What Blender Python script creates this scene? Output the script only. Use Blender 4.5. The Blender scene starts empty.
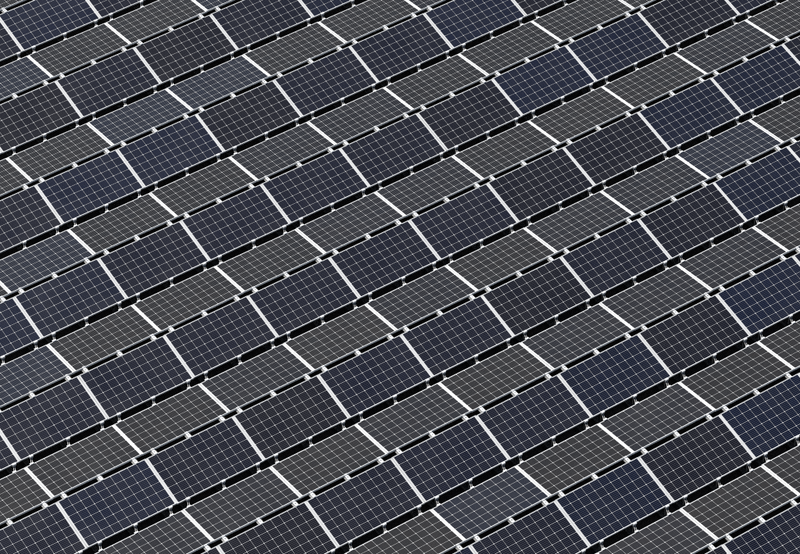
import bpy, math, random
from mathutils import Matrix, Vector, Euler

random.seed(11)
scene = bpy.context.scene
RAD = math.radians

# ------------------------------------------------------------------ camera
S = 0.9484                                   # metres per unit of the camera solve
CAM_ROT = Euler((0.7847, 0.0127, -0.5858), 'XYZ')
CAM_TGT = Vector((-0.8635 * S, -0.9664 * S, 0.0))
CAM_D = 58.287 * S
FPX = 3182.5                                 # focal length in pixels of an 800 px wide picture
cam_data = bpy.data.cameras.new('camera')
cam_data.sensor_fit = 'HORIZONTAL'
cam_data.sensor_width = 36.0
cam_data.lens = FPX * 36.0 / 800.0
cam_data.clip_start = 0.5
cam_data.clip_end = 5000.0
cam = bpy.data.objects.new('camera', cam_data)
scene.collection.objects.link(cam)
R = CAM_ROT.to_matrix()
cam.rotation_euler = CAM_ROT
cam.location = CAM_TGT + R @ Vector((0, 0, CAM_D))
scene.camera = cam

# ------------------------------------------------------------------ sky and sun
SUN_ELEV = RAD(54.5)
SUN_AZ = RAD(110.0)                          # angle of the sun's direction from +x, counter-clockwise
world = bpy.data.worlds.new('World')
scene.world = world
world.use_nodes = True
wn = world.node_tree
wn.nodes.clear()
sky = wn.nodes.new('ShaderNodeTexSky')
sky.sky_type = 'NISHITA'
sky.sun_disc = False
sky.sun_elevation = SUN_ELEV
sky.sun_rotation = math.pi / 2 - SUN_AZ
sky.air_density = 1.0
sky.dust_density = 0.8
bg = wn.nodes.new('ShaderNodeBackground')
bg.inputs['Strength'].default_value = 0.054
wo = wn.nodes.new('ShaderNodeOutputWorld')
wn.links.new(sky.outputs[0], bg.inputs[0])
wn.links.new(bg.outputs[0], wo.inputs[0])

sun_data = bpy.data.lights.new('sun', 'SUN')
sun_data.energy = 4.4
sun_data.angle = RAD(0.53)
sun_data.color = (1.0, 0.97, 0.93)
sun = bpy.data.objects.new('sun', sun_data)
scene.collection.objects.link(sun)
sd = Vector((math.cos(SUN_ELEV) * math.cos(SUN_AZ), math.cos(SUN_ELEV) * math.sin(SUN_AZ), math.sin(SUN_ELEV)))
sun.rotation_euler = sd.to_track_quat('Z', 'Y').to_euler()
sun.location = sd * 40

scene.view_settings.view_transform = 'Standard'
scene.view_settings.look = 'None'
scene.view_settings.exposure = 0.0
scene.view_settings.gamma = 1.0
scene.view_settings.use_curve_mapping = False
scene.cycles.use_denoising = False           # keep the fine printed lines of the cells
scene.cycles.filter_width = 0.95              # a crisp lens and sensor

# ------------------------------------------------------------------ sizes (metres)
W, L = 1.00, 1.665                            # panel, short and long side
PITCH = 1.67                                 # panel spacing along a row
TILT = RAD(10.57)
VALLEY, RIDGE = 0.1683, 0.117                 # gaps between the panels' edges
INSET = 0.0255
H = W * math.sin(TILT)
D = W * math.cos(TILT)
PER = 2 * D + VALLEY + RIDGE
Y_OFF = INSET * math.cos(TILT) + 0.006               # solved edges lie a little inside the real ones
Z_OFF = -0.004
FRAME_H, LIP = 0.032, 0.012
GROUND_Z = -0.30
CELL, GAP_X, GAP_Y = 0.1578, 0.0028, 0.0038

# ------------------------------------------------------------------ materials
def material(name):
    m = bpy.data.materials.new(name)
    m.use_nodes = True
    nt = m.node_tree
    return m, nt, nt.nodes['Principled BSDF']

def node(nt, kind, **kw):
    n = nt.nodes.new(kind)
    for k, v in kw.items():
        setattr(n, k, v)
    return n

def math_node(nt, op, a, b=None, c=None):
    n = nt.nodes.new('ShaderNodeMath')
    n.operation = op
    for i, v in enumerate((a, b, c)):
        if v is None:
            continue
        if isinstance(v, (int, float)):
            n.inputs[i].default_value = v
        else:
            nt.links.new(v, n.inputs[i])
    return n.outputs[0]

def mix_rgb(nt, fac, a, b, blend='MIX'):
    n = nt.nodes.new('ShaderNodeMix')
    n.data_type = 'RGBA'
    n.blend_type = blend
    for sock, v in ((n.inputs['Factor'], fac), (n.inputs['A'], a), (n.inputs['B'], b)):
        if isinstance(v, (int, float)):
            sock.default_value = v
        elif isinstance(v, tuple):
            sock.default_value = v
        else:
            nt.links.new(v, sock)
    return n.outputs['Result']

def noise(nt, vec, scale, detail=3.0, rough=0.55):
    n = nt.nodes.new('ShaderNodeTexNoise')
    n.inputs['Scale'].default_value = scale
    n.inputs['Detail'].default_value = detail
    n.inputs['Roughness'].default_value = rough
    nt.links.new(vec, n.inputs['Vector'])
    return n.outputs['Fac']

def ramp(nt, fac, lo, hi, a, b):
    n = nt.nodes.new('ShaderNodeMapRange')
    nt.links.new(fac, n.inputs['Value'])
    for i, v in enumerate((lo, hi, a, b)):
        n.inputs[1 + i].default_value = v
    return n.outputs[0]

# silicon cell behind glass: printed silver busbars and contact fingers, per-panel tint in the object colour
def make_cell_mat():
    m, nt, p = material('silicon_cell_under_glass')
    tc = node(nt, 'ShaderNodeTexCoord')
    sep = node(nt, 'ShaderNodeSeparateXYZ')
    nt.links.new(tc.outputs['Object'], sep.inputs[0])
    oi = node(nt, 'ShaderNodeObjectInfo')
    geo = node(nt, 'ShaderNodeNewGeometry')
    # five busbars along the string
    u = math_node(nt, 'MULTIPLY_ADD', sep.outputs['Y'], 5.0 / CELL, 100.0)
    u = math_node(nt, 'FRACT', u)
    u = math_node(nt, 'ABSOLUTE', math_node(nt, 'SUBTRACT', u, 0.5))
    bus = math_node(nt, 'LESS_THAN', u, 0.045)
    # weave of fine fingers, too fine to see singly: faint lift of the silicon
    n1 = noise(nt, geo.outputs['Position'], 1.3, 4.0)
    dust = math_node(nt, 'ADD', ramp(nt, n1, 0.35, 0.75, 0.0, 0.010), math_node(nt, 'MULTIPLY', oi.outputs['Alpha'], ramp(nt, noise(nt, geo.outputs['Position'], 9.0, 3.0), 0.3, 0.7, 0.4, 1.6)))
    n2 = noise(nt, geo.outputs['Position'], 26.0, 2.0)
    jit = ramp(nt, oi.outputs['Random'], 0.0, 1.0, 0.92, 1.08)
    jit = math_node(nt, 'MULTIPLY', jit, ramp(nt, n2, 0.3, 0.7, 0.85, 1.15))
    col = mix_rgb(nt, 1.0, oi.outputs['Color'], jit, 'MULTIPLY')
    col = mix_rgb(nt, dust, col, (0.42, 0.39, 0.34, 1))
    col = mix_rgb(nt, math_node(nt, 'MULTIPLY', bus, BUS), col, (0.62, 0.63, 0.70, 1))
    nt.links.new(col, p.inputs['Base Color'])
    p.inputs['Roughness'].default_value = 0.45
    p.inputs['Specular IOR Level'].default_value = 0.0
    p.inputs['Coat Weight'].default_value = 1.0
    p.inputs['Coat IOR'].default_value = 1.50
    nt.links.new(ramp(nt, n1, 0.3, 0.7, 0.265, 0.305), p.inputs['Coat Roughness'])
    # toughened solar glass is never quite flat
    bump = node(nt, 'ShaderNodeBump')
    bump.inputs['Strength'].default_value = 1.0
    bump.inputs['Distance'].default_value = 0.04
    nt.links.new(noise(nt, geo.outputs['Position'], 0.9, 1.0), bump.inputs['Height'])
    nt.links.new(bump.outputs[0], p.inputs['Coat Normal'])
    return m
BUS = 0.215

def make_backsheet_mat():
    m, nt, p = material('white_backsheet_under_glass')
    geo = node(nt, 'ShaderNodeNewGeometry')
    n1 = noise(nt, geo.outputs['Position'], 3.0, 4.0)
    col = mix_rgb(nt, ramp(nt, n1, 0.3, 0.7, 0.0, 0.25), (0.75, 0.75, 0.74, 1), (0.64, 0.64, 0.62, 1))
    nt.links.new(col, p.inputs['Base Color'])
    p.inputs['Roughness'].default_value = 0.5
    p.inputs['Coat Weight'].default_value = 1.0
    p.inputs['Coat IOR'].default_value = 1.47
    p.inputs['Coat Roughness'].default_value = 0.38
    return m

def make_alu_mat(name, base, dirt, metal=0.0, rough=0.45):
    m, nt, p = material(name)
    geo = node(nt, 'ShaderNodeNewGeometry')
    n1 = noise(nt, geo.outputs['Position'], 4.0, 5.0, 0.65)
    n2 = noise(nt, geo.outputs['Position'], 60.0, 2.0)
    f = math_node(nt, 'MULTIPLY', ramp(nt, n1, 0.42, 0.75, 0.0, 0.8), ramp(nt, n2, 0.3, 0.7, 0.5, 1.0))
    col = mix_rgb(nt, f, base, dirt)
    nt.links.new(col, p.inputs['Base Color'])
    p.inputs['Metallic'].default_value = metal
    nt.links.new(ramp(nt, n2, 0.3, 0.7, rough - 0.08, rough + 0.08), p.inputs['Roughness'])
    return m

def make_ground_mat():
    m, nt, p = material('black_roofing_felt')
    geo = node(nt, 'ShaderNodeNewGeometry')
    n1 = noise(nt, geo.outputs['Position'], 0.7, 5.0)
    n2 = noise(nt, geo.outputs['Position'], 90.0, 3.0)
    col = mix_rgb(nt, ramp(nt, n1, 0.35, 0.7, 0.0, 1.0), (0.042, 0.037, 0.034, 1), (0.085, 0.068, 0.056, 1))
    col = mix_rgb(nt, ramp(nt, n2, 0.35, 0.7, 0.0, 0.4), col, (0.075, 0.070, 0.065, 1))
    nt.links.new(col, p.inputs['Base Color'])
    p.inputs['Roughness'].default_value = 0.9
    b = node(nt, 'ShaderNodeBump')
    b.inputs['Strength'].default_value = 0.4
    b.inputs['Distance'].default_value = 0.004
    nt.links.new(n2, b.inputs['Height'])
    nt.links.new(b.outputs[0], p.inputs['Normal'])
    return m

M_CELL = make_cell_mat()
M_BACK = make_backsheet_mat()
M_FRAME = make_alu_mat('anodised_aluminium_frame', (0.82, 0.83, 0.82, 1), (0.62, 0.62, 0.60, 1))
M_CLAMP = make_alu_mat('aluminium_clamp', (0.84, 0.85, 0.85, 1), (0.60, 0.60, 0.57, 1))
M_STEEL = make_alu_mat('galvanised_steel', (0.30, 0.30, 0.29, 1), (0.19, 0.18, 0.17, 1), 0.35, 0.5)
M_STRAP = make_alu_mat('weathered_strap', (0.46, 0.46, 0.45, 1), (0.26, 0.25, 0.23, 1), 0.1, 0.55)
M_RUBBER = make_alu_mat('black_rubber_pad', (0.025, 0.025, 0.025, 1), (0.05, 0.045, 0.04, 1), 0.0, 0.85)
M_BOLT = make_alu_mat('stainless_bolt', (0.68, 0.68, 0.68, 1), (0.5, 0.5, 0.5, 1), 0.3, 0.4)
M_GROUND = make_ground_mat()

# ------------------------------------------------------------------ mesh helpers
class MB:
    def __init__(self):
        self.v, self.f = [], []
    def box(self, x0, x1, y0, y1, z0, z1):
        n = len(self.v)
        self.v += [(x0, y0, z0), (x1, y0, z0), (x1, y1, z0), (x0, y1, z0), (x0, y0, z1), (x1, y0, z1), (x1, y1, z1), (x0, y1, z1)]
        self.f += [tuple(n + i for i in q) for q in ((0, 3, 2, 1), (4, 5, 6, 7), (0, 1, 5, 4), (1, 2, 6, 5), (2, 3, 7, 6), (3, 0, 4, 7))]
        return self
    def prism(self, pts, z0, z1, axis='z'):
        """closed prism over a counter-clockwise outline; axis x means the outline is (y, z) and z0..z1 run along x"""
        n, k = len(self.v), len(pts)
        for z in (z0, z1):
            for a, b in pts:
                self.v.append((a, b, z) if axis == 'z' else ((z, a, b) if axis == 'x' else (a, z, b)))
        self.f.append(tuple(n + i for i in reversed(range(k))))
        self.f.append(tuple(n + k + i for i in range(k)))
        for i in range(k):
            j = (i + 1) % k
            self.f.append((n + i, n + j, n + k + j, n + k + i))
        return self
    def mesh(self, name, mat):
        me = bpy.data.meshes.new(name)
        me.from_pydata(self.v, [], self.f)
        me.validate()
        me.materials.append(mat)
        me.update()
        import bmesh
        bm = bmesh.new(); bm.from_mesh(me)
        bmesh.ops.recalc_face_normals(bm, faces=bm.faces)
        bm.to_mesh(me); bm.free()
        return me

COLL = scene.collection
def link(name, me, parent=None, loc=None, rot=None):
    o = bpy.data.objects.new(name, me)
    COLL.objects.link(o)
    if parent is not None:
        o.parent = parent
    if loc is not None:
        o.location = loc
    if rot is not None:
        o.rotation_euler = rot
    return o

# frame: four mitred rails of a hollow profile joined into one welded ring
def frame_mesh():
    mb = MB()
    hx, hy, c = L / 2, W / 2, 0.0015
    # closed profile, (inward distance, height)
    prof = [(0.0, 0.0), (0.0, FRAME_H - c), (c, FRAME_H), (LIP - c, FRAME_H), (LIP, FRAME_H - c),
            (LIP, FRAME_H - 0.004), (0.004, FRAME_H - 0.010), (0.004, 0.003), (0.026, 0.003), (0.026, 0.0)]
    k = len(prof)
    for sx, sy in ((-1, -1), (1, -1), (1, 1), (-1, 1)):
        for d, z in prof:
            mb.v.append((sx * (hx - d), sy * (hy - d), z))
    for q in range(4):
        for i in range(k):
            a, b = q * k, ((q + 1) % 4) * k
            j = (i + 1) % k
            mb.f.append((a + i, b + i, b + j, a + j))
    return mb.mesh('frame', M_FRAME)

GLASS_Z = FRAME_H - 0.004
ME_FRAME = frame_mesh()
ME_BACK = MB().box(-L / 2 + 0.009, L / 2 - 0.009, -W / 2 + 0.009, W / 2 - 0.009, GLASS_Z - 0.005, GLASS_Z).mesh('backsheet', M_BACK)
def cell_mesh():
    a, c = CELL / 2, 0.0088
    pts = [(-a + c, -a), (a - c, -a), (a, -a + c), (a, a - c), (a - c, a), (-a + c, a), (-a, a - c), (-a, -a + c)]
    return MB().prism(pts, 0.0, 0.0003).mesh('cell', M_CELL)
ME_CELL = cell_mesh()
ME_BOX = MB().prism([(-.055, -.045), (.055, -.045), (.06, -.04), (.06, .04), (.055, .045), (-.055, .045), (-.06, .04), (-.06, -.04)],
                    GLASS_Z - 0.026, GLASS_Z - 0.0052).mesh('junction_box', M_RUBBER)

# ------------------------------------------------------------------ projection, used only to decide what stands in view and to count it for labels
Rt = R.transposed()
CAM_LOC = cam.location.copy()
def project(p):
    q = Rt @ (Vector(p) - CAM_LOC)
    return 400 + FPX * q.x / -q.z, 277 - FPX * q.y / -q.z

def share_in(pts, m=0.0):
    n = 0
    for p in pts:
        x, y = project(p)
        if -m <= x <= 800 + m and -m <= y <= 554 + m:
            n += 1
    return n

ORD = ['first', 'second', 'third', 'fourth', 'fifth', 'sixth', 'seventh', 'eighth', 'ninth', 'tenth', 'eleventh', 'twelfth', 'thirteenth',
       'fourteenth', 'fifteenth', 'sixteenth', 'seventeenth', 'eighteenth', 'nineteenth', 'twentieth']
TENS = {2: 'twenty', 3: 'thirty', 4: 'forty'}
def ordinal(i):
    if i < 20:
        return ORD[i]
    t, u = divmod(i + 1, 10)
    return {2: 'twentieth', 3: 'thirtieth', 4: 'fortieth'}[t] if u == 0 else TENS[t] + '-' + ORD[u - 1]

# ------------------------------------------------------------------ ground
g = link('ground', MB().box(-900, 900, -900, 900, GROUND_Z - 0.2, GROUND_Z).mesh('ground', M_GROUND))
g['kind'] = 'structure'
g['label'] = 'black felt ground in shade under the solar panels'

# ------------------------------------------------------------------ solar panels
def panel_matrix(r, c, facing):
    """matrix of the panel's frame, origin at the centre of its underside"""
    y0 = -r * PER + Y_OFF
    if facing == 'viewer':
        yc, a = y0 - D / 2, TILT
    else:
        yc, a = y0 - D - VALLEY - D / 2, -TILT
    m = Matrix.Translation((c * PITCH + PITCH / 2, yc, H / 2 + Z_OFF)) @ Matrix.Rotation(a, 4, 'X')
    return m @ Matrix.Translation((0, 0, -FRAME_H))

GRID = [(-L / 2 + L * i / 14, -W / 2 + W * j / 10, FRAME_H) for i in range(15) for j in range(11)]
rows = {}
for r in range(-14, 15):
    for facing in ('viewer', 'away'):
        for c in range(-18, 19):
            m = panel_matrix(r, c, facing)
            pts = [m @ Vector(p) for p in GRID]
            if share_in(pts, 55):
                rows.setdefault((r, facing), []).append((c, share_in(pts) >= 3))

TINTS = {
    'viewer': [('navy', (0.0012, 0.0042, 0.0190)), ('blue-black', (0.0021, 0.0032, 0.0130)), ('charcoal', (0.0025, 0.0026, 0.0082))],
    'away': [('bluish grey', (0.0085, 0.0100, 0.0175)), ('slate grey', (0.0118, 0.0108, 0.0118)), ('brownish grey', (0.0140, 0.0121, 0.0100))],  # hues vary per panel; the overall paler grey is sky and sun reflection painted in
}
TINT_ROWS = {                                # tint of each panel, by row and first column
    ('viewer', -4, -2): '01', ('viewer', -3, -3): '2121', ('viewer', -2, -4): '1002110', ('viewer', -1, -4): '011112002',
    ('viewer', 0, -5): '1111112200', ('viewer', 1, -6): '1012112120', ('viewer', 2, -4): '2111020', ('viewer', 3, -2): '1020', ('viewer', 4, 0): '1',
    ('away', -4, -3): '022', ('away', -3, -3): '20022', ('away', -2, -4): '02211222', ('away', -1, -5): '02221122212',
    ('away', 0, -6): '22212121102', ('away', 1, -5): '112121112', ('away', 2, -3): '202122', ('away', 3, -1): '12',
}
TINT_MAP = {(r, f, c0 + i): int(ch) for (f, r, c0), t in TINT_ROWS.items() for i, ch in enumerate(t)}

def make_panel(name, m, tint):
    root = bpy.data.objects.new(name, None)
    root.empty_display_size = 0.2
    COLL.objects.link(root)
    root.matrix_world = m
    link('frame', ME_FRAME, root)
    link('backsheet', ME_BACK, root)
    link('junction_box', ME_BOX, root, (0, 0.36, 0))
    base = tint
    k = random.uniform(0.88, 1.12)
    grime = random.uniform(0.0, 1.0)
    for i in range(10):
        for j in range(6):
            o = bpy.data.objects.new('cell', ME_CELL)
            COLL.objects.link(o)
            o.parent = root
            o.location = ((i - 4.5) * (CELL + GAP_X), (j - 2.5) * (CELL + GAP_Y), GLASS_Z)
            h = random.gauss(0, 0.03)
            low = j if m[2][1] > 0 else 5 - j      # rows above the panel's low edge
            soil = grime * (0.010 if low == 0 else 0.002)
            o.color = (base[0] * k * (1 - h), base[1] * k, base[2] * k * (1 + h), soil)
    return root

def row_order(facing):
    return [r for r in sorted(k[0] for k in rows if k[1] == facing) if any(v for _, v in rows[(r, facing)])]

panel_log = []
for facing in ('viewer', 'away'):
    order = row_order(facing)
    for r in sorted(k[0] for k in rows if k[1] == facing):
        cols = sorted(rows[(r, facing)])
        seen = [c for c, v in cols if v]
        for c, v in cols:
            ti = TINT_MAP.get((r, facing, c))
            if ti is None:
                ti = random.choice((0, 1, 1, 2)) if facing == 'viewer' else random.choice((0, 1, 2, 2))
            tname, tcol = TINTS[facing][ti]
            m = panel_matrix(r, c, facing)
            m = m @ Euler((RAD(random.gauss(0, 0.30)), RAD(random.gauss(0, 0.15)), RAD(random.gauss(0, 0.05)))).to_matrix().to_4x4()
            m = Matrix.Translation((random.gauss(0, 0.0012), random.gauss(0, 0.0025), random.gauss(0, 0.001))) @ m
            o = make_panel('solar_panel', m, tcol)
            o['category'] = 'solar panel'
            o['group'] = 'solar panels facing the viewer' if facing == 'viewer' else 'solar panels facing away from the viewer'
            if v:
                o['label'] = '%s %s-facing solar panel, %s from left, %s such row from top left' % (
                    tname, facing, ordinal(seen.index(c)), ordinal(order.index(r)))
                panel_log.append((r, facing, c, project(m @ Vector((0, 0, FRAME_H)))))
            elif r in order:
                o['label'] = '%s-facing solar panel past the %s end of the %s such row' % (
                    facing, 'left' if c < seen[0] else 'right', ordinal(order.index(r)))
            else:
                o['label'] = '%s-facing solar panel in a row past the %s corner' % (facing, 'top left' if r < order[0] else 'bottom right')

# ------------------------------------------------------------------ brackets
# ridge bracket: a post on a foot, a saddle plate under both frames, two clamps over their lips and a bridging cap between them
RIDGE_TOP = H + Z_OFF                         # height of the frames' top edge at the ridge
def ridge_meshes():
    hy = RIDGE / 2
    zt = RIDGE_TOP
    under = zt - FRAME_H * math.cos(TILT)
    s = math.tan(TILT)
    foot = MB().box(-0.09, 0.09, -0.09, 0.09, GROUND_Z, GROUND_Z + 0.018).mesh('foot_pad', M_RUBBER)
    post = MB()
    # open channel post: web and two flanges
    post.box(-0.034, -0.030, -0.032, 0.032, GROUND_Z + 0.018, under - 0.014)
    post.box(-0.030, 0.030, 0.028, 0.032, GROUND_Z + 0.018, under - 0.014)
    post.box(0.030, 0.034, -0.032, 0.032, GROUND_Z + 0.018, under - 0.014)
    post = post.mesh('post', M_STEEL)
    # saddle: bent plate following both underside slopes
    e = hy + 0.045
    d = (e - hy) * s
    off = FRAME_H * math.sin(TILT)
    prof = [(-e, under - d - 0.014), (-hy, under - 0.014), (hy, under - 0.014), (e, under - d - 0.014),
            (e, under - d - 0.003), (hy - off, under - 0.0015), (-hy + off, under - 0.0015), (-e, under - d - 0.003)]
    saddle = MB().prism(prof, -0.05, 0.05, 'x').mesh('saddle_plate', M_STEEL)
    cap = MB().prism([(-hy + 0.008, zt - 0.022), (hy - 0.008, zt - 0.022), (hy - 0.008, zt - 0.012), (hy - 0.020, zt - 0.004),
                      (-hy + 0.020, zt - 0.004), (-hy + 0.008, zt - 0.012)], -0.027, 0.027, 'x').mesh('bridge_plate', M_CLAMP)
    # clamp: lies on the lip (2 mm proud) and hooks down into the gap
    w = 0.014
    cl = [(hy + w, zt - w * s + 0.0015), (hy + w, zt - w * s + 0.0065), (hy + 0.001, zt + 0.0085), (hy - 0.016, zt + 0.004), (hy - 0.016, zt - 0.030),
          (hy - 0.011, zt - 0.030), (hy - 0.011, zt + 0.0018)]
    cl = cl[::-1]
    cn = [(-a, b) for a, b in cl][::-1]
    far = MB().prism(cl, -0.025, 0.025, 'x').mesh('clamp', M_CLAMP)
    near = MB().prism(cn, -0.025, 0.025, 'x').mesh('clamp', M_CLAMP)
    bolt = MB().prism([(0.011 * math.cos(i * math.pi / 3), 0.011 * math.sin(i * math.pi / 3)) for i in range(6)], zt - 0.004, zt + 0.005).mesh('bolt', M_BOLT)
    return [('foot_pad', foot), ('post', post), ('saddle_plate', saddle), ('bridge_plate', cap), ('clamp', far), ('clamp', near), ('bolt', bolt)]

# valley bracket: base channel across the gap, two short legs set a hand apart, each with a clamp on its panel's lower edge
SKEW = 0.036
def valley_meshes():
    hy = VALLEY / 2
    zt = Z_OFF
    s = math.tan(TILT)
    off = FRAME_H * math.sin(TILT)
    under = zt - FRAME_H * math.cos(TILT)
    out = []
    for sy in (1, -1):
        out.append(('foot_pad', MB().box(-0.085, 0.085, sy * (hy + 0.10) - 0.07, sy * (hy + 0.10) + 0.07, GROUND_Z, GROUND_Z + 0.018).mesh('foot_pad', M_RUBBER)))
    b0, b1 = GROUND_Z + 0.018, GROUND_Z + 0.060
    ch = MB()
    yl = hy + 0.19
    ch.box(-0.036, 0.036, -yl, yl, b0, b0 + 0.003)
    ch.box(-0.036, -0.033, -yl, yl, b0 + 0.003, b1)
    ch.box(0.033, 0.036, -yl, yl, b0 + 0.003, b1)
    out.append(('base_channel', ch.mesh('base_channel', M_STEEL)))
    for sy in (1, -1):
        x = SKEW * sy
        leg = MB()
        ya, yb = sorted((sy * (hy + 0.034), sy * (hy + 0.030)))
        leg.box(x - 0.016, x + 0.016, ya, yb, b0 + 0.003, under - 0.004)
        out.append(('leg', leg.mesh('leg', M_STEEL)))
        w = 0.014
        cl = [(hy + w, zt + w * s + 0.0015), (hy + w, zt + w * s + 0.0065), (hy, zt + 0.0085), (hy - 0.024, zt + 0.004), (hy - 0.024, zt - 0.002), (hy - 0.018 + off, zt - 0.048),
              (hy + 0.034 + off, zt - 0.048 + 0.006), (hy + 0.034 + off, zt - 0.0425 + 0.006), (hy - 0.012 + off, zt - 0.0425), (hy - 0.012, zt + 0.0018)]
        cl = [(a * sy, b) for a, b in cl]
        if sy > 0:
            cl = cl[::-1]
        out.append(('clamp', MB().prism(cl, x - 0.034, x + 0.034, 'x').mesh('clamp', M_CLAMP)))
    # tie strap, two flat bars bridging the gap between the clamps
    st = MB()
    for sx in (-1, 1):
        st.v += []
        y0, y1 = -hy + 0.010, hy - 0.010
        x0, x1 = -SKEW + sx * 0.014, SKEW + sx * 0.014
        n = len(st.v)
        for z in (zt - 0.056, zt - 0.050):
            st.v += [(x0 - 0.006, y0, z), (x0 + 0.006, y0, z), (x1 + 0.006, y1, z), (x1 - 0.006, y1, z)]
        st.f += [tuple(n + i for i in q) for q in ((0, 3, 2, 1), (4, 5, 6, 7), (0, 1, 5, 4), (1, 2, 6, 5), (2, 3, 7, 6), (3, 0, 4, 7))]
        out.append(('tie_strap', st.mesh('tie_strap', M_STRAP)))
        st = MB()
    return out

RIDGE_PARTS = ridge_meshes()
VALLEY_PARTS = valley_meshes()
FRACS = (0.107, 0.505, 0.900)

def place_brackets(name, parts, y_of, z_ref, gap_word, group, cat):
    lines = {}
    for r in range(-14, 15):
        for c in range(-18, 19):
            for k, fr in enumerate(FRACS):
                p = (c * PITCH + fr * PITCH, y_of(r), 0.0)
                q = (p[0], p[1], z_ref)
                if share_in([q], 15):
                    lines.setdefault(r, []).append((p, bool(share_in([q], -1))))
    order = [r for r in sorted(lines) if any(v for _, v in lines[r])]
    for r in sorted(lines):
        seen = [p[0] for p, v in sorted(lines[r]) if v]
        for p, v in sorted(lines[r]):
            root = bpy.data.objects.new(name, None)
            root.empty_display_size = 0.1
            COLL.objects.link(root)
            root.location = (p[0] + random.gauss(0, 0.010), p[1], 0)
            root.rotation_euler.z = RAD(random.gauss(0, 0.8))
            root['category'] = cat
            root['group'] = group
            if v:
                root['label'] = 'silver metal %s, %s from left, along %s %s gap from top left' % (
                    name.replace('_', ' '), ordinal(seen.index(p[0])), ordinal(order.index(r)), gap_word)
            else:
                root['label'] = ('silver metal %s past the %s end of the %s %s gap' % (
                    name.replace('_', ' '), 'left' if p[0] < seen[0] else 'right', ordinal(order.index(r)), gap_word) if r in order else
                    'silver metal %s past the corner of the picture, %s gap' % (name.replace('_', ' '), gap_word))
            for pn, me in parts:
                link(pn, me, root)

place_brackets('ridge_bracket', RIDGE_PARTS, lambda r: -r * PER + Y_OFF + RIDGE / 2, RIDGE_TOP, 'narrow',
               'brackets along the narrow ridge gaps', 'bracket')
place_brackets('valley_bracket', VALLEY_PARTS, lambda r: -r * PER + Y_OFF - D - VALLEY / 2, 0.0, 'wide',
               'brackets along the wide valley gaps', 'bracket')

import os
if os.environ.get('PANEL_LOG'):
    for e in panel_log:
        print('PANEL', e[0], e[1], e[2], round(e[3][0]), round(e[3][1]))
